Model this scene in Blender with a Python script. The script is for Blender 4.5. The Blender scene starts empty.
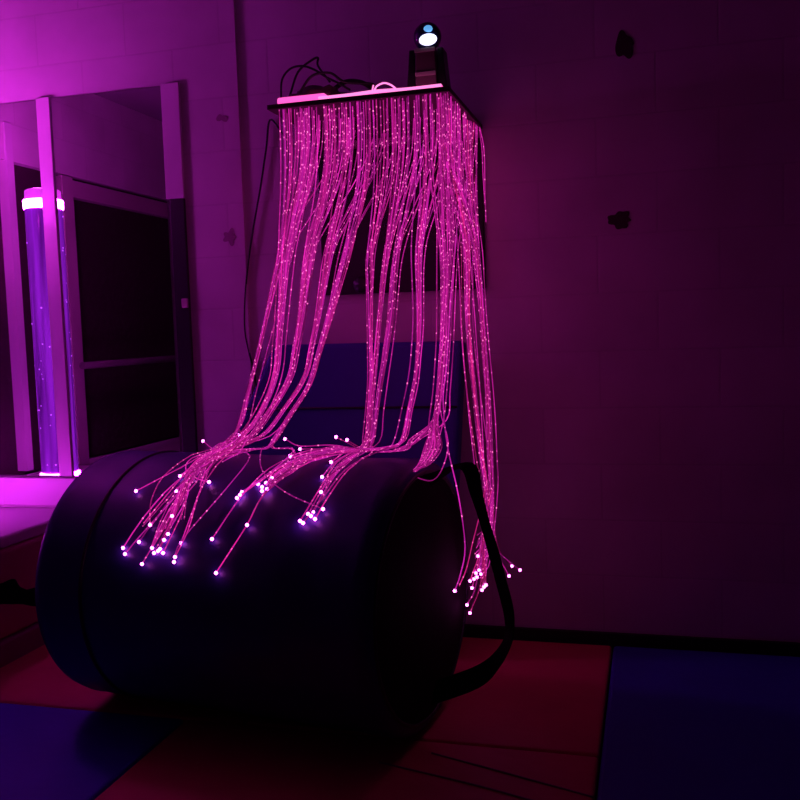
import bpy, bmesh, math, random
from mathutils import Vector, Matrix, noise
random.seed(7)
SC = bpy.context.scene
COL = SC.collection

# ------------------------------------------------------------------ camera
F = 910.0
_n = Vector((250, -80, F)).normalized()          # room +Y seen in camera axes (x right, y down, z forward)
_r = Vector((3300, -38.75, -F)).normalized()     # room +X
_u = -_n.cross(_r)
if _u.y > 0: _u = -_u
M = Matrix(((_r.x, _n.x, _u.x), (_r.y, _n.y, _u.y), (_r.z, _n.z, _u.z)))   # cam = M @ world
CP = Vector((0, -3.5, 1.22))
cam = bpy.data.objects.new('camera', bpy.data.cameras.new('camera'))
COL.objects.link(cam)
MT = M.transposed()
right, down, fwd = MT @ Vector((1, 0, 0)), MT @ Vector((0, 1, 0)), MT @ Vector((0, 0, 1))
R3 = Matrix((right, -down, -fwd)).transposed()
cam.matrix_world = Matrix.Translation(CP) @ R3.to_4x4()
cam.data.sensor_width = 36
cam.data.lens = F / 800 * 36
cam.data.clip_start = 0.02
SC.camera = cam

# ------------------------------------------------------------------ world, exposure
w = bpy.data.worlds.new('world'); SC.world = w; w.use_nodes = True
w.node_tree.nodes['Background'].inputs[0].default_value = (0.3, 0.02, 0.5, 1)
w.node_tree.nodes['Background'].inputs[1].default_value = 0.0
SC.view_settings.view_transform = 'Standard'
SC.view_settings.look = 'None'
SC.view_settings.gamma = 1
SC.view_settings.use_curve_mapping = False
SC.view_settings.exposure = 0.0
SC.cycles.use_denoising = True
SC.cycles.max_bounces = 8
SC.cycles.sample_clamp_indirect = 4.0

STRAND_E = 0.38      # side glow of the fibres
TIP_E = 14.0
TUBE_E = 1.5
CAP_E = 115.0
TOP_E = 115.0
BASE_E = 70.0

# ------------------------------------------------------------------ helpers
def ray(x, y): return MT @ Vector((x - 400, y - 400, F))
def atY(x, y, Y):
    v = ray(x, y); return CP + v * ((Y - CP.y) / v.y)
def atX(x, y, X):
    v = ray(x, y); return CP + v * ((X - CP.x) / v.x)
def proj(P):
    c = M @ (Vector(P) - CP); return 400 + F * c.x / c.z, 400 + F * c.y / c.z

def material(name, col, rough=0.6, spec=0.5, emit=None, es=0.0, bump=0.0, bscale=60, metal=0.0, alpha=1.0, vary=0.0):
    m = bpy.data.materials.new(name); m.use_nodes = True
    nt = m.node_tree; b = nt.nodes['Principled BSDF']
    b.inputs['Base Color'].default_value = (*col, 1)
    b.inputs['Roughness'].default_value = rough
    b.inputs['Specular IOR Level'].default_value = spec
    b.inputs['Metallic'].default_value = metal
    if emit:
        b.inputs['Emission Color'].default_value = (*emit, 1)
        b.inputs['Emission Strength'].default_value = es
    tc = nt.nodes.new('ShaderNodeTexCoord')
    if bump:
        n = nt.nodes.new('ShaderNodeTexNoise'); n.inputs['Scale'].default_value = bscale; n.inputs['Detail'].default_value = 5
        bp = nt.nodes.new('ShaderNodeBump'); bp.inputs['Strength'].default_value = bump; bp.inputs['Distance'].default_value = 0.01
        nt.links.new(tc.outputs['Object'], n.inputs['Vector'])
        nt.links.new(n.outputs['Fac'], bp.inputs['Height']); nt.links.new(bp.outputs['Normal'], b.inputs['Normal'])
    if vary:
        n2 = nt.nodes.new('ShaderNodeTexNoise'); n2.inputs['Scale'].default_value = 5; n2.inputs['Detail'].default_value = 6
        mx = nt.nodes.new('ShaderNodeMix'); mx.data_type = 'RGBA'
        mx.inputs[6].default_value = (*[c * (1 - vary) for c in col], 1); mx.inputs[7].default_value = (*col, 1)
        nt.links.new(tc.outputs['Object'], n2.inputs['Vector'])
        nt.links.new(n2.outputs['Fac'], mx.inputs[0]); nt.links.new(mx.outputs[2], b.inputs['Base Color'])
    return m

def block_material():
    m = bpy.data.materials.new('painted_blockwork'); m.use_nodes = True
    nt = m.node_tree; b = nt.nodes['Principled BSDF']; N = nt.nodes.new; L = nt.links.new
    tc = N('ShaderNodeTexCoord'); sp = N('ShaderNodeSeparateXYZ'); L(tc.outputs['Object'], sp.inputs[0])
    ad = N('ShaderNodeMath'); ad.operation = 'ADD'; L(sp.outputs[0], ad.inputs[0]); L(sp.outputs[1], ad.inputs[1])
    cb = N('ShaderNodeCombineXYZ'); L(ad.outputs[0], cb.inputs[0]); L(sp.outputs[2], cb.inputs[1])
    mp = N('ShaderNodeMapping'); mp.inputs['Location'].default_value = (0.40 + 8.6, -0.035 + 4.30, 0); L(cb.outputs[0], mp.inputs[0])
    br = N('ShaderNodeTexBrick'); br.inputs['Scale'].default_value = 1
    br.inputs['Brick Width'].default_value = 0.43; br.inputs['Row Height'].default_value = 0.215
    br.inputs['Mortar Size'].default_value = 0.0045; br.inputs['Mortar Smooth'].default_value = 0.6
    br.inputs['Color1'].default_value = (0.74, 0.72, 0.70, 1); br.inputs['Color2'].default_value = (0.70, 0.68, 0.66, 1)
    br.inputs['Mortar'].default_value = (0.66, 0.64, 0.62, 1)
    L(mp.outputs[0], br.inputs['Vector'])
    no = N('ShaderNodeTexNoise'); no.inputs['Scale'].default_value = 45; no.inputs['Detail'].default_value = 6
    L(tc.outputs['Object'], no.inputs['Vector'])
    n3 = N('ShaderNodeTexNoise'); n3.inputs['Scale'].default_value = 2.5; n3.inputs['Detail'].default_value = 8
    L(tc.outputs['Object'], n3.inputs['Vector'])
    ml = N('ShaderNodeMix'); ml.data_type = 'RGBA'; ml.blend_type = 'MULTIPLY'; ml.inputs[0].default_value = 1
    cr = N('ShaderNodeValToRGB'); cr.color_ramp.elements[0].position = .3; cr.color_ramp.elements[0].color = (.8, .8, .8, 1)
    cr.color_ramp.elements[1].position = .65; cr.color_ramp.elements[1].color = (1, 1, 1, 1)
    L(n3.outputs['Fac'], cr.inputs[0]); L(br.outputs['Color'], ml.inputs[6]); L(cr.outputs[0], ml.inputs[7])
    L(ml.outputs[2], b.inputs['Base Color'])
    mm = N('ShaderNodeMath'); mm.operation = 'MULTIPLY_ADD'; mm.inputs[1].default_value = -1.0
    L(br.outputs['Fac'], mm.inputs[0])
    sc = N('ShaderNodeMath'); sc.operation = 'MULTIPLY'; sc.inputs[1].default_value = 0.45; L(no.outputs['Fac'], sc.inputs[0])
    L(sc.outputs[0], mm.inputs[2])
    bp = N('ShaderNodeBump'); bp.inputs['Strength'].default_value = 0.25; bp.inputs['Distance'].default_value = 0.003
    L(mm.outputs[0], bp.inputs['Height']); L(bp.outputs['Normal'], b.inputs['Normal'])
    b.inputs['Roughness'].default_value = 0.7; b.inputs['Specular IOR Level'].default_value = 0.3
    return m

def strand_material(name, col, sparkcol):
    m = bpy.data.materials.new(name); m.use_nodes = True
    nt = m.node_tree; b = nt.nodes['Principled BSDF']; N = nt.nodes.new; L = nt.links.new
    b.inputs['Base Color'].default_value = (0.08, 0.01, 0.05, 1); b.inputs['Roughness'].default_value = 0.3
    uv = N('ShaderNodeUVMap'); sp = N('ShaderNodeSeparateXYZ'); L(uv.outputs[0], sp.inputs[0])
    # u = metres along the strand, v = strand seed: nicks in the fibre leak light as sparkles
    a = N('ShaderNodeMath'); a.operation = 'MULTIPLY_ADD'; a.inputs[1].default_value = 34
    s = N('ShaderNodeMath'); s.operation = 'MULTIPLY'; s.inputs[1].default_value = 977; L(sp.outputs[1], s.inputs[0])
    L(sp.outputs[0], a.inputs[0]); L(s.outputs[0], a.inputs[2])
    vo = N('ShaderNodeTexVoronoi'); vo.voronoi_dimensions = '1D'; vo.inputs['Scale'].default_value = 1; L(a.outputs[0], vo.inputs['W'])
    lt = N('ShaderNodeMath'); lt.operation = 'LESS_THAN'; lt.inputs[1].default_value = 0.085; L(vo.outputs['Distance'], lt.inputs[0])
    sc = N('ShaderNodeSeparateColor'); L(vo.outputs['Color'], sc.inputs[0])
    pw = N('ShaderNodeMath'); pw.operation = 'POWER'; pw.inputs[1].default_value = 3.0; L(sc.outputs[0], pw.inputs[0])
    sa = N('ShaderNodeMath'); sa.operation = 'MULTIPLY'; L(lt.outputs[0], sa.inputs[0]); L(pw.outputs[0], sa.inputs[1])
    no = N('ShaderNodeTexNoise'); no.noise_dimensions = '1D'; no.inputs['Scale'].default_value = 0.12; L(a.outputs[0], no.inputs['W'])
    mr = N('ShaderNodeMapRange'); mr.inputs[1].default_value = .3; mr.inputs[2].default_value = .7; mr.inputs[3].default_value = .45; mr.inputs[4].default_value = 1.5
    L(no.outputs['Fac'], mr.inputs[0])
    st = N('ShaderNodeMath'); st.operation = 'MULTIPLY'; st.inputs[1].default_value = STRAND_E; wn_ = N('ShaderNodeTexWhiteNoise'); wn_.noise_dimensions = '1D'; L(s.outputs[0], wn_.inputs['W'])
    m2 = N('ShaderNodeMapRange'); m2.inputs[3].default_value = .3; m2.inputs[4].default_value = 1.75; L(wn_.outputs['Value'], m2.inputs[0])
    m3 = N('ShaderNodeMath'); m3.operation = 'MULTIPLY'; L(mr.outputs[0], m3.inputs[0]); L(m2.outputs[0], m3.inputs[1]); L(m3.outputs[0], st.inputs[0])
    s2 = N('ShaderNodeMath'); s2.operation = 'MULTIPLY_ADD'; s2.inputs[1].default_value = 1.5; L(sa.outputs[0], s2.inputs[0]); L(st.outputs[0], s2.inputs[2])
    mx = N('ShaderNodeMix'); mx.data_type = 'RGBA'; mx.inputs[6].default_value = (*col, 1); mx.inputs[7].default_value = (*sparkcol, 1)
    L(sa.outputs[0], mx.inputs[0])
    L(mx.outputs[2], b.inputs['Emission Color']); L(s2.outputs[0], b.inputs['Emission Strength'])
    return m

def tag(o, label=None, cat=None, group=None, kind=None):
    if label: o['label'] = label
    if cat: o['category'] = cat
    if group: o['group'] = group
    if kind: o['kind'] = kind
    return o

def link(name, bm, mat, parent=None, smooth=False, bevel=0.0):
    me = bpy.data.meshes.new(name)
    bmesh.ops.recalc_face_normals(bm, faces=bm.faces)
    bm.to_mesh(me); bm.free()
    if mat: me.materials.append(mat)
    if smooth:
        for p in me.polygons: p.use_smooth = True
    o = bpy.data.objects.new(name, me); COL.objects.link(o)
    if parent:
        o.parent = parent
        o.matrix_parent_inverse = parent_world(parent).inverted()
    if bevel:
        md = o.modifiers.new('bevel', 'BEVEL'); md.width = bevel; md.segments = 3; md.limit_method = 'ANGLE'
    return o

def parent_world(p):
    m = Matrix.LocRotScale(p.location, p.rotation_euler, p.scale)
    if p.parent: m = parent_world(p.parent) @ p.matrix_parent_inverse @ m
    return m

def empty(name, loc, label, cat, group=None):
    o = bpy.data.objects.new(name, None); COL.objects.link(o); o.location = loc; o.empty_display_size = .05
    return tag(o, label, cat, group)

def box(bm, x0, x1, y0, y1, z0, z1, mtx=None):
    vs = [bm.verts.new((x, y, z)) for x in (x0, x1) for y in (y0, y1) for z in (z0, z1)]
    if mtx:
        for v in vs: v.co = mtx @ v.co
    for f in ((0, 1, 3, 2), (4, 6, 7, 5), (0, 4, 5, 1), (2, 3, 7, 6), (0, 2, 6, 4), (1, 5, 7, 3)):
        bm.faces.new([vs[i] for i in f])
    return bm

def BX(*a, **k): return box(bmesh.new(), *a, **k)

def prism(bm, pts, d):
    """pts: 3D outline, d: extrusion vector"""
    a = [bm.verts.new(p) for p in pts]; b = [bm.verts.new(Vector(p) + Vector(d)) for p in pts]
    bm.faces.new(a); bm.faces.new(b[::-1])
    for i in range(len(a)):
        j = (i + 1) % len(a); bm.faces.new((a[i], a[j], b[j], b[i]))
    return bm

def lathe(bm, prof, c, axis=Vector((0, 0, 1)), n=48):
    """prof: list of (radius, height along axis)"""
    axis = Vector(axis).normalized()
    t = axis.cross(Vector((0, 0, 1)) if abs(axis.z) < .9 else Vector((1, 0, 0))).normalized(); s = axis.cross(t)
    rings = []
    for r, h in prof:
        if r < 1e-6: rings.append([bm.verts.new(Vector(c) + axis * h)]); continue
        rings.append([bm.verts.new(Vector(c) + axis * h + (t * math.cos(k * 2 * math.pi / n) + s * math.sin(k * 2 * math.pi / n)) * r) for k in range(n)])
    for A, B in zip(rings, rings[1:]):
        for k in range(n):
            j = (k + 1) % n
            if len(A) == 1 and len(B) == 1: break
            if len(A) == 1: bm.faces.new((A[0], B[k], B[j]))
            elif len(B) == 1: bm.faces.new((A[k], A[j], B[0]))
            else: bm.faces.new((A[k], A[j], B[j], B[k]))
    return bm

def catmull(P, per=6):
    P = [Vector(p) for p in P]
    if len(P) < 3: return P
    Q = [P[0] * 2 - P[1]] + P + [P[-1] * 2 - P[-2]]
    out = []
    for i in range(1, len(Q) - 2):
        a, b, c, d = Q[i - 1:i + 3]
        for k in range(per):
            t = k / per
            out.append(.5 * ((2 * b) + (c - a) * t + (2 * a - 5 * b + 4 * c - d) * t * t + (3 * b - a - 3 * c + d) * t ** 3))
    out.append(P[-1]); return out

def tube(bm, P, r, sides=5, seed=None):
    uvl = bm.loops.layers.uv.verify() if seed is not None else None
    rings = []; L = 0; Ls = []
    t0 = (P[1] - P[0]).normalized(); nrm = t0.orthogonal().normalized()
    for i, p in enumerate(P):
        t = (P[min(i + 1, len(P) - 1)] - P[max(i - 1, 0)]).normalized()
        nrm = (nrm - t * nrm.dot(t)).normalized(); bn = t.cross(nrm)
        if i: L += (p - P[i - 1]).length
        Ls.append(L)
        rr = r(i / (len(P) - 1)) if callable(r) else r
        rings.append([bm.verts.new(p + (nrm * math.cos(k * 2 * math.pi / sides) + bn * math.sin(k * 2 * math.pi / sides)) * rr) for k in range(sides)])
    for i in range(len(rings) - 1):
        for k in range(sides):
            j = (k + 1) % sides
            f = bm.faces.new((rings[i][k], rings[i][j], rings[i + 1][j], rings[i + 1][k])); f.smooth = True
            if uvl:
                for lp, u in zip(f.loops, (Ls[i], Ls[i], Ls[i + 1], Ls[i + 1])): lp[uvl].uv = (u, seed)
    for rg in (rings[0], rings[-1][::-1]):
        f = bm.faces.new(rg)
        if uvl:
            for lp in f.loops: lp[uvl].uv = (0.001, seed)
    return bm

# ------------------------------------------------------------------ materials
m_block = block_material()
m_white = material('white_gloss_paint', (0.72, 0.70, 0.70), 0.4, bump=.1, bscale=30)
m_ceil = material('ceiling_paint', (0.25, 0.25, 0.25), 0.9)
m_navywall = material('dark_wall_padding', (0.10, 0.09, 0.14), 0.8)
m_sub = material('dark_subfloor', (0.02, 0.018, 0.02), 0.9)
m_black = material('black_skirting', (0.012, 0.010, 0.012), 0.6)
m_bluemat = material('blue_vinyl_mat', (0.06, 0.045, 0.60), 0.55, .35, bump=.15, bscale=25, vary=.25)
m_redmat = material('red_vinyl_mat', (0.82, 0.10, 0.14), 0.55, .35, bump=.15, bscale=25, vary=.25)
m_plum = material('plum_vinyl', (0.34, 0.04, 0.20), 0.6, .3, bump=.15, bscale=40)
m_podred = material('deep_red_vinyl', (0.50, 0.05, 0.20), 0.5, .35, bump=.15, bscale=30)
m_barrel = material('dark_blue_vinyl', (0.03, 0.02, 0.19), 0.5, .4, bump=.25, bscale=9, vary=.3)
m_barrelend = material('black_vinyl_end', (0.010, 0.006, 0.008), 0.85, .15, bump=.2, bscale=12)
m_seam = material('black_piping', (0.012, 0.008, 0.02), 0.5)
m_web = material('black_webbing', (0.006, 0.005, 0.006), 0.85, .15, bump=.4, bscale=300)
m_wedge = material('blue_foam_vinyl', (0.05, 0.04, 0.34), 0.55, .35, bump=.15, bscale=12, vary=.2)
m_mirror = material('mirror_silvering', (0.88, 0.86, 0.88), 0.015, metal=1.0)
m_curtain = material('blackout_fabric', (0.05, 0.018, 0.035), 0.95, .1, bump=.5, bscale=20)
m_frame = material('painted_timber', (0.5, 0.42, 0.42), 0.5)
m_rail = material('dull_rail', (0.14, 0.10, 0.12), 0.6)
m_dkboard = material('black_board', (0.02, 0.012, 0.02), 0.7)
m_headboard = material('dark_timber', (0.10, 0.03, 0.06), 0.6)
m_plastic = material('black_plastic', (0.015, 0.013, 0.018), 0.4)
m_greyp = material('dark_grey_plastic', (0.16, 0.09, 0.12), 0.45)
m_cable = material('black_cable', (0.01, 0.008, 0.01), 0.5)
m_bag = material('crumpled_dark_film', (0.10, 0.03, 0.06), 0.4, bump=.6, bscale=30)
m_sticker = material('dark_sticker', (0.05, 0.02, 0.03), 0.7)
m_sticker2 = material('faded_sticker', (0.34, 0.22, 0.27), 0.7)
S_COL = [(1.0, 0.020, 0.56), (1.0, 0.020, 0.45), (0.92, 0.020, 0.62), (1.0, 0.020, 0.33)]
m_str = [strand_material('glowing_fibre_%s' % n, c, (1, .17, .50)) for n, c in zip('abcd', S_COL)]
m_tip = material('lit_fibre_end', (0.9, .5, .8), 0.3, emit=(1.0, 0.11, 0.78), es=TIP_E)
m_harn = material('lit_fibre_harness', (0.5, .2, .4), 0.3, emit=(1.0, 0.10, 0.52), es=1.35)
m_harn2 = material('lit_fibre_loop', (0.5, .2, .4), 0.3, emit=(1.0, 0.22, 0.60), es=1.5)
m_lens = material('white_led_lens', (0.8, .8, .9), 0.2, emit=(0.72, 0.74, 1.0), es=1.6)
m_lens2 = material('blue_led_lens', (0.2, .4, .8), 0.2, emit=(0.12, 0.42, 0.85), es=0.9)
m_globe = material('dark_tinted_globe', (0.01, .01, .07), 0.12)
m_tube = material('lit_bubble_tube_water', (0.2, .05, .4), 0.15, emit=(0.30, 0.012, 0.66), es=TUBE_E * .28)
_nt = m_tube.node_tree; _tc = _nt.nodes.new('ShaderNodeTexCoord'); _mp = _nt.nodes.new('ShaderNodeMapping'); _mp.inputs['Scale'].default_value = (30, 30, 1.2)
_no = _nt.nodes.new('ShaderNodeTexNoise'); _no.inputs['Scale'].default_value = 1; _no.inputs['Detail'].default_value = 5
_mr = _nt.nodes.new('ShaderNodeMapRange'); _mr.inputs[1].default_value = .35; _mr.inputs[2].default_value = .65; _mr.inputs[3].default_value = .12; _mr.inputs[4].default_value = .8
_nt.links.new(_tc.outputs['Object'], _mp.inputs[0]); _nt.links.new(_mp.outputs[0], _no.inputs['Vector']); _nt.links.new(_no.outputs['Fac'], _mr.inputs[0])
_nt.links.new(_mr.outputs[0], _nt.nodes['Principled BSDF'].inputs['Emission Strength'])
m_cap = material('lit_tube_cap', (0.9, .5, .9), 0.3, emit=(0.92, 0.035, 1.0), es=CAP_E)
m_bub = material('rising_bubbles', (0.6, .3, .9), 0.1, emit=(0.5, 0.08, 0.9), es=TUBE_E)
m_colr = material('tube_collar', (0.6, .3, .6), 0.4, emit=(0.8, 0.04, 0.9), es=.8)
m_basering = material('lit_base_ring', (0.9, .5, .9), 0.3, emit=(0.85, 0.03, 1.0), es=BASE_E)
m_topglow = material('added_upward_glow', (0.9, .5, .9), 0.3, emit=(0.92, 0.035, 1.0), es=TOP_E)  # added glow, unseen from the camera, to brighten the upper wall

def struct(name, bm, mat, **k): return tag(link(name, bm, mat, **k), kind='structure')

# ------------------------------------------------------------------ room shell
XL, XR, YB, ZC, ZF = -3.35, 3.2, -5.6, 2.75, -0.04
PX = -1.605                       # where the left half of the far wall steps forward
b = BX(PX, XR + .1, 0, .12, ZF - .1, ZC + .1)
struct('wall_back', b, m_block)
b = BX(XL - .1, PX, -.014, .12, ZF - .1, ZC + .1)
struct('wall_back_left', b, m_block)
struct('floor', BX(XL - .1, XR + .1, YB - .1, .12, ZF - .1, ZF), m_sub)
struct('ceiling', BX(XL - .1, XR + .1, YB - .1, .12, ZC, ZC + .1), m_ceil)
struct('wall_right', BX(XR, XR + .1, YB, -.0, ZF, ZC), m_navywall)
struct('wall_rear', BX(XL, XR, YB - .1, YB, ZF, ZC), m_navywall)
# left wall with a long blacked-out window
wb = bmesh.new()
box(wb, XL - .1, XL, YB, -.014, 2.20, ZC); box(wb, XL - .1, XL, YB, -.014, ZF, .48)
box(wb, XL - .1, XL, YB, -3.2, .48, 2.20)
struct('wall_left', wb, m_block)
wn = struct('window_1', BX(XL - .09, XL - .05, -3.2, -.014, .48, 2.20), m_curtain)
fr = bmesh.new()
box(fr, XL - .05, XL + .005, -3.2, -1.22, 2.075, 2.175)
tag(link('window_header', fr, m_frame, wn), 'pale header board over the dark window')
link('window_post', BX(XL - .05, XL + .01, -.875, -.82, .50, 2.40), m_white, wn)
link('window_post', BX(XL - .05, XL + .01, -1.40, -1.30, ZF, 2.19), m_frame, wn)
link('window_sill', BX(XL - .05, XL + .004, -3.2, -.014, .45, .48), m_white, wn)
struct('baseboard_back', BX(PX + .001, XR, -.022, 0, ZF, .03), m_black)
struct('baseboard_right', BX(XR - .02, XR, YB, -.03, ZF, .03), m_black)
struct('trim_1', BX(XL + .001, -1.88, -.062, -.0145, .485, .61), m_white, bevel=.004)   # white board under the mirrors

hr = tag(link('handrail', tube(bmesh.new(), [Vector((XL + .07, -3.2, 1.06)), Vector((XL + .07, -2.3, 1.06)), Vector((XL + .07, -1.30, 1.06))], .022, 12), m_rail),
         'dim pale handrail across the dark window, seen in the mirror', 'handrail')

# ------------------------------------------------------------------ floor mats
def mat_piece(x0, x1, y0, y1, mat, label, th=.038, seams=()):
    t = empty('floor_mat', ((x0 + x1) / 2, (y0 + y1) / 2, ZF), label, 'mat', 'vinyl floor mats')
    link('mat_pad', BX(x0 + .003, x1 - .003, y0 + .003, y1 - .003, ZF, ZF + th), mat, t, bevel=.012)
    for (a, c, d) in seams:
        pts = [Vector((a[0], a[1], ZF + th + .001)), Vector(((a[0] + c[0]) / 2, (a[1] + c[1]) / 2 + d, ZF + th + .002)), Vector((c[0], c[1], ZF + th + .001))]
        tag(link('seam', tube(bmesh.new(), catmull(pts, 6), .003, 6), m_plum, t), 'raised seam')
    return t
TH = .038
YF = -.963
mat_piece(-2.38, -1.25, YF, -.05, m_redmat, 'red floor mat behind the left end of the barrel, beside the padded podium')
mat_piece(-1.25, -.15, YF, -.05, m_redmat, 'orange-red floor mat by the far wall, under the right end of the barrel')
mat_piece(-2.75, -1.45, -2.3, YF, m_bluemat, 'blue-purple floor mat at the bottom left corner of the photo')
mat_piece(-1.45, -.15, -2.3, YF, m_redmat, 'dark red floor mat in the shade in front of the barrel',
          seams=[((-.62, -1.045), (-.155, -1.20), 0), ((-.75, -1.13), (-.155, -1.30), .01)])
mat_piece(-.15, 1.15, -2.3, -.05, m_bluemat, 'navy blue floor mat at the bottom right, along the far wall')
mat_piece(1.15, 2.45, -2.3, -.05, m_redmat, 'red floor mat beyond the navy one, far right edge')

# ------------------------------------------------------------------ padded podium
pt = empty('podium', (-2.87, -.62, ZF), 'padded box podium with a brightly lit pale top at the left edge, below the mirrors', 'podium')
link('base', BX(XL + .02, -2.37, -1.2, -.07, ZF, .085), m_plum, pt, bevel=.01)
link('padded_body', BX(XL + .02, -2.39, -1.19, -.075, .085, .43), m_podred, pt, bevel=.02)
tag(link('top_pad', BX(XL + .02, -2.395, -1.19, -.07, .43, .478), m_white, pt, bevel=.012), 'pale top pad')

# ------------------------------------------------------------------ bubble tube
TX, TY = -2.872, -.47
bt = empty('bubble_tube', (TX, TY, .478), 'tall violet bubble tube with glowing cap, standing on the podium and seen in the mirror', 'lamp')
link('tube', lathe(bmesh.new(), [(.0, .56), (.085, .56), (.088, .565), (.088, 1.86), (.0, 1.86)], (TX, TY, 0)), m_tube, bt)
link('base_collar', lathe(bmesh.new(), [(0, .479), (.115, .479), (.115, .515), (.09, .52), (0, .52)], (TX, TY, 0)), m_colr, bt)
tag(link('base_ring', lathe(bmesh.new(), [(0, .521), (.096, .521), (.096, .555), (0, .559)], (TX, TY, 0)), m_basering, bt), 'glowing ring at the foot of the tube')
link('glowing_band', lathe(bmesh.new(), [(0, 1.861), (.092, 1.861), (.094, 1.87), (.094, 1.90), (.092, 1.905), (0, 1.905)], (TX, TY, 0)), m_cap, bt)
link('cap', lathe(bmesh.new(), [(0, 1.906), (.086, 1.906), (.084, 1.95), (.076, 1.955), (0, 1.955)], (TX, TY, 0)), m_colr, bt)
tag(link('added_top_glow', lathe(bmesh.new(), [(0, 1.9555), (.066, 1.9555), (.066, 1.957), (0, 1.957)], (TX, TY, 0)), m_topglow, bt), 'added glowing disc on top of the cap, out of sight, brightening the upper wall')
bb = bmesh.new()
for k in range(90):
    a = random.uniform(0, 2 * math.pi); z = random.uniform(.6, 1.84); r = random.uniform(.003, .006)
    bmesh.ops.create_icosphere(bb, subdivisions=1, radius=r, matrix=Matrix.Translation((TX + .0865 * math.cos(a), TY + .0865 * math.sin(a), z)))
tag(link('bubbles', bb, m_bub, bt), kind='stuff')

# ------------------------------------------------------------------ mirrors
def mirror(x0, x1, label):
    t = empty('wall_mirror', ((x0 + x1) / 2, -.03, .61), label, 'mirror', 'wall mirrors')
    link('glass', BX(x0, x1, -.024, -.0145, .612, 2.255), m_mirror, t)
    return t
ml = mirror(XL + .02, -2.542, 'left wall mirror, cut by the left edge, showing most of the bubble tube')
mr = mirror(-2.482, -1.945, 'right wall mirror beyond the white post, mostly dark with a pinkish leaning post in it')
tag(link('post', BX(-2.545, -2.479, -.034, -.0145, .612, 2.262), m_white, bevel=.003), 'upright white timber post between the two wall mirrors', 'post')
ep = empty('mirror_edge_strip', (-1.893, -.03, .612), 'narrow strip at the right edge of the right mirror, its reflection painted pale above and black below', 'post')  # mirror edge as solid boards, its reflection put into their colours
tag(link('pale_reflection', BX(-1.945, -1.862, -.031, -.0145, 1.79, 2.262), m_white, ep, bevel=.003), 'pale upper half of the painted reflection')
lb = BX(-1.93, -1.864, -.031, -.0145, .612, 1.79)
tag(link('dark_reflection', lb, m_plastic, ep, bevel=.003), 'black lower half of the painted reflection')
link('reflected_spot', BX(-1.895, -1.865, -.040, -.0312, 1.335, 1.375), m_frame, ep, bevel=.004)  # pale block standing in for a bright spot in the reflection

# ------------------------------------------------------------------ marks on the wall
def sticker(px, py, r, mat, label, Y, lobes=5, stretch=1.0, amp=.35):
    c = atY(px, py, Y); bm = bmesh.new(); pts = []
    for k in range(60):
        a = k / 60 * 2 * math.pi
        rr = r * (1 - amp + amp * math.cos(lobes * a + .4)) * (1 + .15 * math.sin(3.3 * a + px))
        pts.append((c.x + rr * math.cos(a), Y - .001, c.z + rr * stretch * math.sin(a)))
    prism(bm, pts, (0, -.0015, 0))
    return tag(link('wall_sticker', bm, mat), label, 'sticker', 'wall stickers')
sticker(620, 220, .045, m_sticker, 'dark flower-like sticker alone on the dim right-hand wall', 0, 7, .75, .09)
sticker(230, 237, .034, m_sticker2, 'faded flower-like sticker between mirror and hanging cable', -.014, 5, 1.0, .2)
sticker(222, 118, .026, m_sticker2, 'small faint sticker level with the mirror top, left of the shelf', -.014, 2, 1.0, .3)
sticker(624, 45, .032, m_sticker, 'narrow dark mark high on the right-hand wall near the photo top', 0, 2, 2.2, .2)

# ------------------------------------------------------------------ dark board behind the strands
pn = empty('wall_board', (-.94, 0, 1.36), 'dark flat board on the wall behind the hanging fibre strands', 'board')
link('panel', BX(-1.27, -.608, -.022, -.001, 1.362, 1.93), m_dkboard, pn, bevel=.004)
link('knob', lathe(bmesh.new(), [(0, 0), (.032, 0), (.034, .008), (.030, .022), (0, .024)], atY(362, 285, -.0225), (0, -1, 0), 28), m_plastic, pn, smooth=True)

# ------------------------------------------------------------------ blue foam wedge leaning on the wall
wd = empty('foam_wedge', (-1.2, -.2, 0), 'blue vinyl foam panel with a slanting left edge, leaning on the wall behind the barrel', 'foam panel')
top_y, bot_y = -.035, -.24
def wp(x, z, off=0): return Vector((x, bot_y + (top_y - bot_y) * z / 1.17 + off, z))
WT = .09
pts = [wp(-1.98, .0, -WT), wp(-.73, .0, -WT), wp(-.68, 1.165, -WT), wp(-1.455, 1.17, -WT)]
link('pad', prism(bmesh.new(), pts, (0, WT, 0)), m_wedge, wd, bevel=.02)
for z in (.92,):
    p = [wp(-1.58, z, -WT - .003), wp(-1.1, z, -WT - .003), wp(-.70, z, -WT - .003)]
    link('seam', tube(bmesh.new(), p, .005, 6), m_seam, wd)

# ------------------------------------------------------------------ barrel
BA = -.1384
AX = Vector((math.cos(BA), math.sin(BA), 0)); BU = Vector((-math.sin(BA), math.cos(BA), 0))
BR, BL = .4135, 1.165
BC = Vector((-.656, -.893, BR + .0005))
BCs = BC
br = empty('foam_barrel', BC - AX * BL / 2 - Vector((0, 0, BR)), 'large dark blue vinyl foam barrel lying on its side on the mats', 'barrel')
prof = [(BR - .045, -BL + .002), (BR - .02, -BL + .006), (BR - .006, -BL + .018), (BR, -BL + .05)]
N = 20
for k in range(N + 1):
    h = -BL + .06 + (BL - .12) * k / N
    prof.append((BR - .002 + .0015 * math.sin(k * 1.7), h))
prof += [(BR, -.05), (BR - .006, -.018), (BR - .02, -.006), (BR - .045, -.002)]
link('body', lathe(bmesh.new(), prof, BC, AX, 96), m_barrel, br, smooth=True)
e = [(BR - .046, 0), (BR - .12, .004), (BR - .25, .006), (0, .007)]
tag(link('end_panel', lathe(bmesh.new(), e, BC - AX * .002, AX, 96), m_barrelend, br, smooth=True), 'near black round right end')
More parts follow.
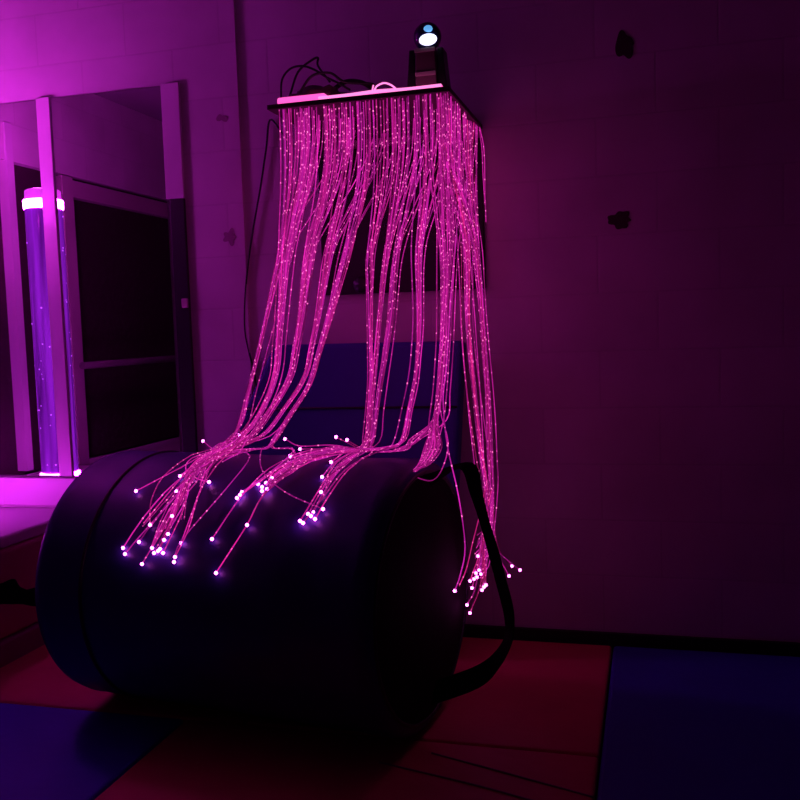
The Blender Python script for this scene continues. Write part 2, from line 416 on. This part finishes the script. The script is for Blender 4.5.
link('end_panel', lathe(bmesh.new(), e, BC - AX * (BL - .002), -AX, 96), m_barrelend, br, smooth=True)
def ring_bm(h, R, r, n=96, m=8):
    bm = bmesh.new(); P = []
    rows = []
    for k in range(n):
        a = k * 2 * math.pi / n; d = BU * math.cos(a) + Vector((0, 0, 1)) * math.sin(a)
        rows.append([bm.verts.new(BC + AX * h + d * (R + r * math.cos(j * 2 * math.pi / m)) + AX * (r * math.sin(j * 2 * math.pi / m))) for j in range(m)])
    for k in range(n):
        for j in range(m):
            bm.faces.new((rows[k][j], rows[(k + 1) % n][j], rows[(k + 1) % n][(j + 1) % m], rows[k][(j + 1) % m]))
    return bm
link('piping', ring_bm(-.004, BR - .04, .006), m_seam, br, smooth=True)
link('piping', ring_bm(-BL + .004, BR - .04, .006), m_seam, br, smooth=True)
tag(link('seam_band', ring_bm(-BL + .20, BR - .003, .006), m_seam, br, smooth=True), 'dark seam round the left end')

def ribbon(pairs, th=.004):
    """pairs of world points = both edges of a flat strap"""
    A = catmull([p[0] for p in pairs], 6); B = catmull([p[1] for p in pairs], 6)
    bm = bmesh.new(); rows = []
    for i, (p, q) in enumerate(zip(A, B)):
        j = min(i + 1, len(A) - 1); k = max(i - 1, 0)
        t = ((A[j] + B[j]) - (A[k] + B[k])).normalized(); n = t.cross((q - p).normalized()).normalized() * th / 2
        rows.append([bm.verts.new(v) for v in (p + n, q + n, q - n, p - n)])
    for a, c in zip(rows, rows[1:]):
        for s in range(4): bm.faces.new((a[s], a[(s + 1) % 4], c[(s + 1) % 4], c[s]))
    bm.faces.new(rows[0]); bm.faces.new(rows[-1][::-1])
    return bm
def strap_pt(x, y, out=0.0, C0=None):
    v = ray(x, y); c = C0 or BC
    p = CP + v * (((c - CP).dot(BU)) / v.dot(BU))
    return p + BU * out
SP = [((440, 462), (452, 452)), ((456, 470), (474, 462)), ((467, 495), (484, 492)), ((477, 525), (492, 523)), ((484, 550), (500, 548)),
      ((491, 577), (507, 575)), ((498, 603), (514, 602)), ((502, 622), (516, 622)), ((502, 640), (513, 642)),
      ((490, 658), (501, 665)), ((470, 671), (481, 685)), ((440, 672), (446, 688))]
pairs = [(strap_pt(*a, .03), strap_pt(*c, -.02)) for a, c in SP]
pairs[0] = (BC + AX * .010 + Vector((0, 0, .33)) + BU * .03, BC + AX * .010 + Vector((0, 0, .37)) - BU * .02)
pairs[-1] = (BC + AX * .010 + Vector((0, 0, -.27)) + BU * .02, BC + AX * .010 + Vector((0, 0, -.33)) - BU * .02)
tag(link('strap', ribbon(pairs), m_web, br, smooth=False), 'black webbing handle looping off the right end')
LC = BC - AX * BL
def lp(px, py, y=-.86): return atY(px, py, y)
e0 = LC - AX * .010
LP = [(e0 + Vector((0, 0, .05)) - BU * .1, e0 + Vector((0, 0, -.03)) - BU * .1), (lp(46, 590), lp(46, 605)), (lp(22, 588), lp(22, 604)),
      (lp(14, 579), lp(12, 604)), (lp(2, 583), lp(0, 604)), (lp(-12, 588), lp(-12, 606)), (lp(-50, 600, -.74), lp(-46, 616, -.74)), (lp(-30, 622, -.70), lp(-28, 640, -.70)),
      (lp(20, 630, -.70), lp(20, 646, -.70)), (e0 + Vector((0, 0, -.10)) + BU * .02, e0 + Vector((0, 0, -.16)) + BU * .02)]
LP = LP[:6] + [(lp(-20, 590, -.80), lp(-20, 603, -.80)), (lp(-5, 589, -.70), lp(-5, 602, -.70)), (lp(30, 589, -.68), lp(30, 602, -.68)), (e0 + Vector((0, 0, .03)) + BU * .1, e0 + Vector((0, 0, -.04)) + BU * .1)]
tag(link('strap', ribbon(LP), m_web, br), 'black webbing handle on the left end')

def barrel_hit(x, y, off=.007):
    """camera-side point on the barrel's curved surface"""
    v = ray(x, y).normalized(); R = BR + off
    w0 = CP - BC; vp = v - AX * v.dot(AX); wp_ = w0 - AX * w0.dot(AX)
    A = vp.dot(vp); B = 2 * vp.dot(wp_); C = wp_.dot(wp_) - R * R; D = B * B - 4 * A * C
    if D < 0:
        t = -B / (2 * A); p = CP + v * t          # just above the silhouette
        return p
    return CP + v * ((-B - math.sqrt(D)) / (2 * A))
def off_barrel(p, off=.006):
    """keep a point outside the barrel"""
    d = Vector(p) - BC; h = d.dot(AX)
    if -BL - .01 < h < .01:
        q = d - AX * h
        if q.length < BR + off: return BC + AX * h + q.normalized() * (BR + off)
    return Vector(p)

# ------------------------------------------------------------------ fibre optic curtain
SX0, SX1, SY = -1.232, -.606, -.60
SZ = 1.966
cu = empty('fibre_optic_curtain', ((SX0 + SX1) / 2, -.25, SZ), 'glowing pink fibre optic curtain hanging from a high shelf board onto the barrel', 'light')
hb = bmesh.new(); box(hb, SX0, SX1, SY, -.002, SZ, SZ + .016)
tag(link('header_board', hb, m_headboard, cu, bevel=.002), 'thin dark board the strands hang through')
for x in (SX0 + .04, SX1 - .05):
    pr = prism(bmesh.new(), [(x, -.002, SZ), (x, -.40, SZ), (x, -.38, SZ - .02), (x, -.03, SZ - .13), (x, -.002, SZ - .13)], (.012, 0, 0))
    link('bracket', pr, m_plastic, cu)
# lit bundle of fibres lying on top of the board
hz = SZ + .017
def lay(pts, r, name='fibre_harness', mat=None, label='lit fibre bundle lying on the board'):
    tag(link(name, tube(bmesh.new(), catmull(pts, 6), r, 8), mat or m_harn, cu), label)
box_h = bmesh.new(); box(box_h, SX0 + .03, -1.03, SY + .015, SY + .14, hz, hz + .024)
tag(link('light_tray', box_h, m_harn, cu, bevel=.008), 'bright pink tray at the left of the board')
for k in range(3):
    y = SY + .010 + .012 * k; r = .0055 - .0004 * k
    pts = [Vector((-1.05, y, hz + r)), Vector((-.95, y + .004 * math.sin(k), hz + r)), Vector((-.85, y - .003, hz + r + .002)), Vector((-.75, y + .003, hz + r)), Vector((SX1 - .028, y, hz + r))]
    lay(pts, r, mat=m_harn2 if k == 0 else m_harn)
lp_ = [atY(x, y, SY + .02) for x, y in ((374, 91), (377, 86), (384, 83), (391, 85), (396, 89))]
lay(lp_, .003, 'fibre_loop', m_harn2, 'small loop of lit fibre')
lay([atY(x, y, SY + .02) for x, y in ((372, 92), (373, 87), (373.5, 85))], .0025, 'fibre_loop', m_harn2, 'short lit fibre end standing up')

# stream paths traced down the curtain: (px,py) way-points of each bundle, and how far from the wall it ends up
STREAMS = [
    # name, way-points, end depth, n strands, spread
    ('A', [(281, 100), (282, 180), (281, 250), (263, 330), (249, 386), (239, 425)], -.78, 11, 5),
    ('A', [(297, 100), (292, 180), (286, 250), (280, 330), (275, 386), (250, 428)], -.80, 20, 6),
    ('A', [(320, 100), (316, 180), (308, 255), (299, 330), (287, 386), (250, 436)], -.80, 20, 6),
    ('A', [(340, 100), (337, 180), (328, 255), (316, 330), (303, 386), (262, 436)], -.79, 15, 5),
    ('A2', [(361, 100), (356, 180), (346, 255), (326, 330), (309, 386), (270, 446)], -.78, 10, 4),
    ('B', [(378, 100), (376, 180), (371, 255), (371, 330), (371, 386), (366, 438)], -.80, 7, 4),
    ('B', [(393, 100), (389, 180), (386, 255), (378, 330), (373, 386), (368, 440)], -.80, 8, 4),
    ('B', [(408, 100), (402, 180), (395, 255), (388, 330), (379, 386), (371, 442)], -.80, 8, 4),
    ('C', [(422, 100), (421, 180), (419, 255), (419, 330), (414, 386), (402, 440)], -.80, 10, 4),
    ('E', [(438, 95), (443, 180), (446, 255), (444, 330), (440, 386), (435, 424)], -.88, 19, 7),
    ('D', [(455, 95), (462, 180), (467, 255), (468, 330), (475, 400), (486, 490)], -.62, 13, 5),
    ('D', [(468, 118), (473, 180), (477, 255), (483, 330), (488, 400), (491, 490)], -.62, 17, 4),
]
def stream_x(P, y):
    if y <= P[0][1]: return P[0][0]
    for (x0, y0), (x1, y1) in zip(P, P[1:]):
        if y <= y1:
            t = (y - y0) / (y1 - y0); return x0 + (x1 - x0) * t
    return P[-1][0]
def sstep(a, b, x):
    t = max(0, min(1, (x - a) / (b - a))); return t * t * (3 - 2 * t)

def upper(si, off, Y0, yend=None, spread=1.0):
    """from the hole in the board down the stream to its gathering point"""
    nm, P, Ye, n, sp = STREAMS[si]
    if nm == 'D' or (nm == 'E' and off > 0):
        X0 = SX1 - .008 - random.random() * .035
    else:
        X0 = atY(P[0][0] + off * 1.6, 95, SY).x
        X0 = max(SX0 + .012, min(SX1 - .012, X0))
    top = Vector((X0, Y0, SZ)); tx, ty = proj(top)
    yend = yend or P[-1][1]
    pts = [top]; ph = random.uniform(0, 6); stray = random.random() < .12; kk = .25 if stray else .72; off = off * (1.7 if stray else .9); amp = random.uniform(.3, 1.3)
    nst = 11
    for k in range(1, nst + 1):
        y = ty + (yend - ty) * k / nst
        v = proj((X0, Y0, SZ - .5)); xs = tx + (v[0] - tx) * (y - ty) / (v[1] - ty)
        shrink = 1 - kk * sstep(150, 340, y)
        xt = stream_x(P, y) + off * shrink * 1.25 + amp * math.sin(y * .021 + ph)
        w_ = sstep(120, 265, y)
        x = xs + (xt - xs) * w_
        Y = Y0 + (Ye - Y0) * sstep(ty, P[-1][1], y) ** 1.2
        pts.append(off_barrel(atY(x, y, Y), .012))
    return pts

HOLES = [-.585, -.57, -.53, -.46, -.38, -.28, -.18, -.08]
def Y0_of(si, k):
    if STREAMS[si][0] == 'D': return random.uniform(SY + .02, -.04)
    return random.choice(HOLES[:5] if k % 2 else HOLES)

strand_paths = []     # (points, has_tip, stream, sides)
def add_path(up, low, tip, si):
    P = up + low
    strand_paths.append((P, tip, si))

def on_barrel(L, lift=0): return [barrel_hit(x, y, .006 + lift) for x, y in L]

# strands whose lit ends show on the barrel: tip position, the way-points that lead there, the stream
G1 = [(226, 447), (205, 461), (190, 478)]
TA = [(136, 491, [(222, 448), (180, 468)]), (203, 441, [(236, 455), (215, 450)]), (209, 482, [(225, 446), (192, 458), (186, 470), (196, 478)]), (190, 475, [(215, 455)]),
      (193, 477, [(218, 457)]), (176, 491, G1[:2]), (172, 516, G1), (150, 525, [(215, 448), (170, 470), (152, 498)]), (139, 542, G1[:2] + [(170, 500)]),
      (123, 548, G1[:2] + [(165, 492)]), (125, 554, G1[:2] + [(172, 500)]), (142, 564, G1 + [(165, 525)]), (152, 548, G1 + [(172, 515)]), (154, 553, G1 + [(175, 512)]),
      (160, 549, G1 + [(182, 500)]), (164, 540, G1 + [(186, 500)]), (163, 553, G1 + [(183, 510)]), (181, 543, [(228, 450), (205, 480), (193, 510)]),
      (175, 557, [(230, 452), (203, 485), (188, 530)]), (174, 562, [(230, 450), (250, 456), (225, 490), (182, 540)]), (239, 435, [(243, 436)]), (158, 551, G1 + [(178, 505)]),
      (180, 476, [(218, 452)]), (168, 534, G1 + [(180, 500)])]
TB = [(285, 439, [(330, 445), (300, 446)]), (300, 449, [(340, 449)]), (290, 456, [(345, 448), (312, 450)]), (240, 495, [(335, 448), (285, 460)]), (242, 492, [(335, 450), (287, 463)]),
      (237, 498, [(340, 450), (290, 463), (262, 480)]), (262, 487, [(335, 448), (298, 463)]), (266, 483, [(330, 448), (295, 460)]), (267, 489, [(340, 449), (300, 464)]),
      (262, 491, [(340, 450), (297, 466)]), (272, 478, [(335, 449), (300, 460)]), (247, 525, [(340, 449), (295, 466), (265, 492)]), (212, 539, [(335, 448), (280, 462), (245, 492)]),
      (216, 573, [(340, 450), (298, 468), (264, 495), (247, 525)]), (258, 484, [(330, 447), (290, 460)]), (323, 509, [(262, 448), (262, 470), (285, 492)])]
TC = [(336, 437, [(362, 450), (350, 444)]), (347, 440, [(368, 452), (357, 446)]), (331, 462, [(352, 449)]), (322, 477, [(356, 450), (335, 462)]), (321, 492, [(360, 449), (338, 465)]),
      (311, 516, [(362, 452), (340, 467), (325, 492)]), (313, 512, [(365, 452), (344, 465), (325, 490)]), (300, 521, [(358, 449), (337, 462), (322, 485)]),
      (303, 523, [(370, 455), (345, 470), (325, 495)]), (308, 514, [(362, 452), (338, 465)]), (315, 519, [(372, 452), (348, 470), (328, 497)])]
TD = [(478, 556, []), (479, 570, []), (476, 573, []), (481, 574, []), (470, 581, []), (472, 588, []), (482, 590, []), (484, 587, []), (486, 585, []), (457, 590, [(472, 545), (466, 570)]),
      (467, 605, [(477, 580)]), (470, 613, [(482, 575)]), (512, 566, [(497, 545)]), (520, 570, [(496, 545), (510, 562)]), (509, 576, [(495, 545)]), (474, 579, []), (477, 577, [])]
def pick(names, k):
    c = [i for i, s in enumerate(STREAMS) if s[0] in names]; return c[k % len(c)]
for k, (x, y, way) in enumerate(TA):
    si = [1, 2, 0, 2, 1, 3][k % 6]; sp = STREAMS[si][4]
    add_path(upper(si, random.gauss(0, sp * .6), Y0_of(si, k), spread=1), on_barrel(way + [(x, y)], random.uniform(0, .008)), True, si)
for k, (x, y, way) in enumerate(TB):
    si = [8, 5, 6, 4][k % 4] if k != 15 else 4; sp = STREAMS[si][4]
    pre = [(385, 447), (362, 449)] if si == 8 else ([(358, 449)] if si in (5, 6) else [])
    if si == 4: way = [(min(q[0], 292), q[1]) for q in way]
    add_path(upper(si, random.gauss(0, sp * .6), Y0_of(si, k)), on_barrel(pre + way + [(x, y)], random.uniform(0, .008)), True, si)
for k, (x, y, way) in enumerate(TC):
    si = [7, 6, 8][k % 3]; sp = STREAMS[si][4]
    pre = [(388, 448)] if si == 8 else []
    add_path(upper(si, random.gauss(0, sp * .6), Y0_of(si, k)), on_barrel(pre + way + [(x, y)], random.uniform(0, .008)), True, si)
for k, (x, y, way) in enumerate(TD):
    si = 10 if x < 480 else 11
    Yt = -.62 if x < 500 else -.42
    if x > 500: si = 11
    lowp = [atY(a, b_, Yt) for a, b_ in (way or [(486 + random.uniform(-4, 3), 530)])] + [atY(x, y, Yt)]
    add_path(upper(si, random.gauss(0, 2.5), Y0_of(si, k)), lowp, True, si)
n_tip = len(strand_paths)
# strands tucked over the top of the barrel's right end, looping back on themselves
for k in range(14):
    si = 9; off = random.gauss(0, 7)
    xx = 414 + random.uniform(-1, 6); u_ = upper(si, off, random.choice(HOLES[:6]), yend=425)
    bx = 426 + off * 1.4 + k * .8
    low = on_barrel([(434 + off * .9, 447), (424 + off * .7, 464), (414 + random.uniform(-1, 3), 471 + random.uniform(-2, 1))], random.uniform(.002, .01))
    add_path(u_, low, False, si)
u_ = upper(9, 12, -.3, yend=410)
add_path(u_, [strap_pt(454, 440, -.05), strap_pt(450, 464, -.06), strap_pt(440, 477, -.06), strap_pt(424, 475, -.05), strap_pt(414, 471, -.03)], False, 9)
# one strand dipping in front of the barrel end, one short strand at the board's right corner
add_path(upper(9, 14, -.4, yend=400), [strap_pt(459, 440, -.10), strap_pt(470, 490, -.10), strap_pt(474, 540, -.08), strap_pt(466, 570, -.05), strap_pt(457, 589, -.02)], True, 9)
X0 = SX1 + -.006
add_path([Vector((X0, -.03, SZ)), atY(484, 150, -.03), atY(485, 190, -.03)], [atY(486, 222, -.03)], False, 11)
add_path([Vector((X0, -.045, SZ)), atY(482, 150, -.045), atY(483, 175, -.045)], [atY(485, 205, -.045)], False, 11)
# the rest of each bundle
for si, (nm, P, Ye, n, sp) in enumerate(STREAMS):
    for k in range(n):
        off = random.uniform(-1.25, 1.25) * sp
        Y0 = Y0_of(si, k)
        if nm == 'A':
            u_ = upper(si, off, Y0)
            e = random.choice(TA[5:]); t = random.uniform(.25, .85)
            gx, gy = 190 + random.uniform(-5, 6), 478 + random.uniform(-7, 5)
            low = [(226 + random.uniform(-7, 8), 447 + random.uniform(-4, 4)), (205 + random.uniform(-4, 5), 461 + random.uniform(-5, 4)), (gx, gy)]
            if k % 3 == 0: low += [(gx + (e[0] - gx) * t, gy + (e[1] - gy) * t)]
            low = on_barrel(low, random.uniform(0, .012))
        elif nm == 'A2':
            u_ = upper(si, off, Y0)
            low = on_barrel([(250 + random.uniform(-8, 8), 449), (218 + random.uniform(-6, 10), 458 + random.uniform(-5, 4))] + ([(200, 490 + random.uniform(-20, 10))] if k % 2 else []), random.uniform(0, .01))
        elif nm == 'B':
            u_ = upper(si, off, Y0)
            if k % 2: low = on_barrel([(355, 449 + random.uniform(-1, 3)), (320 + random.uniform(-10, 8), 454 + random.uniform(-3, 3)), (285 + random.uniform(-8, 8), 470 + random.uniform(-4, 4)), (266, 485)], random.uniform(0, .01))
            else: low = on_barrel([(362, 450), (345 + random.uniform(-4, 4), 462), (326, 485 + random.uniform(-8, 5))], random.uniform(0, .01))
        elif nm == 'C':
            u_ = upper(si, off, Y0)
            low = on_barrel([(385 + random.uniform(-4, 4), 449), (350, 450 + random.uniform(-2, 3)), (310 + random.uniform(-15, 10), 457 + random.uniform(-5, 5))], random.uniform(0, .01))
        elif nm == 'E':
            u_ = upper(si, off, Y0, yend=420)
            low = [off_barrel(atY(415 + off * .6 + random.uniform(-3, 3), 440, -.84), .01), off_barrel(atY(404 + random.uniform(-8, 6), 449, -.84), .01), barrel_hit(385 + random.uniform(-8, 5), 452, .01)]
            if k % 2: low = on_barrel([(432 + off * .9, 446), (425 + off * .6, 461), (415 + random.uniform(-1, 3), 470 + random.uniform(-2, 1))], random.uniform(.002, .01))
        else:
            u_ = upper(si, off, Y0)
            yb = random.uniform(520, 560)
            low = [atY(489 + off * .5, yb, -.60), atY(480 + random.uniform(-6, 6), yb + random.uniform(12, 25), -.61)]
        add_path(u_, low, False, si)

# the tip strands and the loops are the individual ones, then the bundles nearest the front
order = sorted(range(len(strand_paths)), key=lambda i: (not strand_paths[i][1], strand_paths[i][0][0].y))
rest = bmesh.new()
n_ind = 0
tip_bm = None
def tip_mesh():
    bm = bmesh.new(); bmesh.ops.create_uvsphere(bm, u_segments=12, v_segments=8, radius=.0050); me = bpy.data.meshes.new('glowing_tip'); bm.to_mesh(me); bm.free()
    me.materials.append(m_tip)
    for p in me.polygons: p.use_smooth = True
    return me
TM = tip_mesh()
for rank, i in enumerate(order):
    P, tip, si = strand_paths[i]
    C_ = catmull(P, 4)
    if si <= 8:
        C_ = [off_barrel(p, .005) for p in C_]
    mi = 3 if (si >= 10 and rank % 2) else (rank * 7 % 3)
    if rank < 100:
        s = link('strand', tube(bmesh.new(), C_, .0019, 5, (i * .137) % 1), m_str[mi], cu)
        if tip:
            t = bpy.data.objects.new('glowing_tip', TM); COL.objects.link(t); t.parent = s
            t.matrix_parent_inverse = parent_world(s).inverted(); t.location = C_[-1]
    else:
        tube(rest, C_, .0019, 4, (i * .137) % 1)
tag(link('strand_bundle', rest, m_str[0], cu), 'remaining strands hanging in dense bundles', kind='stuff')
print('STRANDS', len(strand_paths), 'tips', n_tip)

# ------------------------------------------------------------------ things on the shelf
lz = SZ + .0165
lt = empty('led_projector', (-.68, -.48, lz), 'small dark stage light with a bluish white lens at the right end of the shelf', 'lamp')
Yp = -.50
def pq(x, y, Y): return atY(x, y, Y)
# body: a tapering housing between two side cheeks
cx = atY(428, 60, Yp).x; zb = lz; PH = atY(428, 51, Yp).z - zb
link('base_plate', BX(cx - .070, cx + .070, Yp - .05, Yp + .08, zb, zb + .012), m_plastic, lt, bevel=.003)
hw = bmesh.new()
prism(hw, [(cx - .036, Yp - .04, zb + .012), (cx + .036, Yp - .04, zb + .012), (cx + .032, Yp - .04, zb + PH), (cx - .032, Yp - .04, zb + PH)], (0, .09, 0))
link('housing', hw, m_greyp, lt, bevel=.004)
for zz in (.055, PH - .014):
    link('trim_band', BX(cx - .034, cx + .034, Yp - .046, Yp - .0395, zb + zz, zb + zz + .012), m_frame, lt, bevel=.001)
for s in (-1, 1):
    a0, a1 = cx + s * .038, cx + s * .068
    lo, hi = min(a0, a1), max(a0, a1)
    pr = prism(bmesh.new(), [(lo, Yp - .03, zb + .012), (hi, Yp - .03, zb + .012), (hi - (.012 if s > 0 else -0.0), Yp - .03, zb + PH), (lo + (.012 if s < 0 else 0), Yp - .03, zb + PH)], (0, .07, 0))
    link('side_cheek', pr, m_plastic, lt, bevel=.003)
gc = atY(427.5, 37, Yp)
g = bmesh.new(); bmesh.ops.create_uvsphere(g, u_segments=32, v_segments=20, radius=.046, matrix=Matrix.Translation(gc))
gl = link('globe', g, m_globe, lt, smooth=True)
def disc_lens(name, px, py, rx, rz, mat, label, yy):
    c = atY(px, py, yy); bm = bmesh.new()
    bmesh.ops.create_uvsphere(bm, u_segments=28, v_segments=14, radius=1, matrix=Matrix.Translation(c) @ Matrix.Diagonal((rx, .010, rz, 1)))
    return tag(link(name, bm, mat, gl, smooth=True), label)
disc_lens('lens', 428, 39.5, .030, .019, m_lens, 'bright white lens', Yp - .046)
disc_lens('lens', 428, 29, .015, .012, m_lens2, 'small blue lens above', Yp - .040)

# dark crumpled cable heap at the left end
cb = empty('cable_heap', (-1.15, -.30, lz), 'tangle of black cable and dark film heaped on the left end of the shelf', 'cable')
YC = -.46
def cpt(x, y, Y=YC): return atY(x, y, Y)
floorz = lz + .006
def cab(pts, r, name='cable_loop'):
    link(name, tube(bmesh.new(), catmull([Vector((p.x, p.y, max(p.z, floorz))) for p in pts], 7), r, 8), m_cable, cb, smooth=True)
cab([cpt(281, 98), cpt(282, 80), cpt(290, 69), cpt(302, 66), cpt(315, 70), cpt(326, 77), cpt(338, 83), cpt(350, 90)], .0038)
cab([cpt(290, 95, -.42), cpt(298, 72, -.42), cpt(312, 60, -.42), cpt(318, 58, -.42), cpt(318, 66, -.42), cpt(330, 82, -.43)], .004)
cab([cpt(300, 92, -.48), cpt(312, 76, -.48), cpt(330, 73, -.48), cpt(345, 82, -.48), cpt(372, 84, -.48), cpt(374, 90, -.48)], .0045)
cab([cpt(330, 92, -.40), cpt(345, 82, -.38), cpt(360, 82, -.38), cpt(372, 88, -.38)], .008)
bm = bmesh.new(); bmesh.ops.create_icosphere(bm, subdivisions=4, radius=1)
for v in bm.verts:
    q = v.co.copy(); nz = noise.noise(q * 2.2) * .3 + noise.noise(q * 5) * .12
    v.co = Vector((q.x * .115 * (1 + nz), q.y * .06 * (1 + nz), max(q.z, -.35) * .05 * (1 + nz)))
    v.co += Vector((cpt(314, 90).x, -.44, lz + .034))
    v.co.z = max(v.co.z, lz + .001)
link('crumpled_film', bm, m_bag, cb, smooth=True)
pb = BX(-1.0, -.93, -.45, -.36, lz + .001, lz + .036)
link('power_adapter', pb, m_plastic, cb, bevel=.005)

# cable hanging down the wall at the left of the curtain
pts = [Vector((-1.42, -.012, 2.02))] + [atY(x, y, -.012) for x, y in ((270, 120), (266, 150), (260, 190), (253, 230), (248, 265), (245, 300), (245, 330), (249, 352), (254, 372), (258, 400))]
tag(link('hanging_cable', tube(bmesh.new(), catmull(pts, 6), .004, 8), m_cable), 'thin black cable hanging down the wall between mirror and fibre curtain', 'cable')
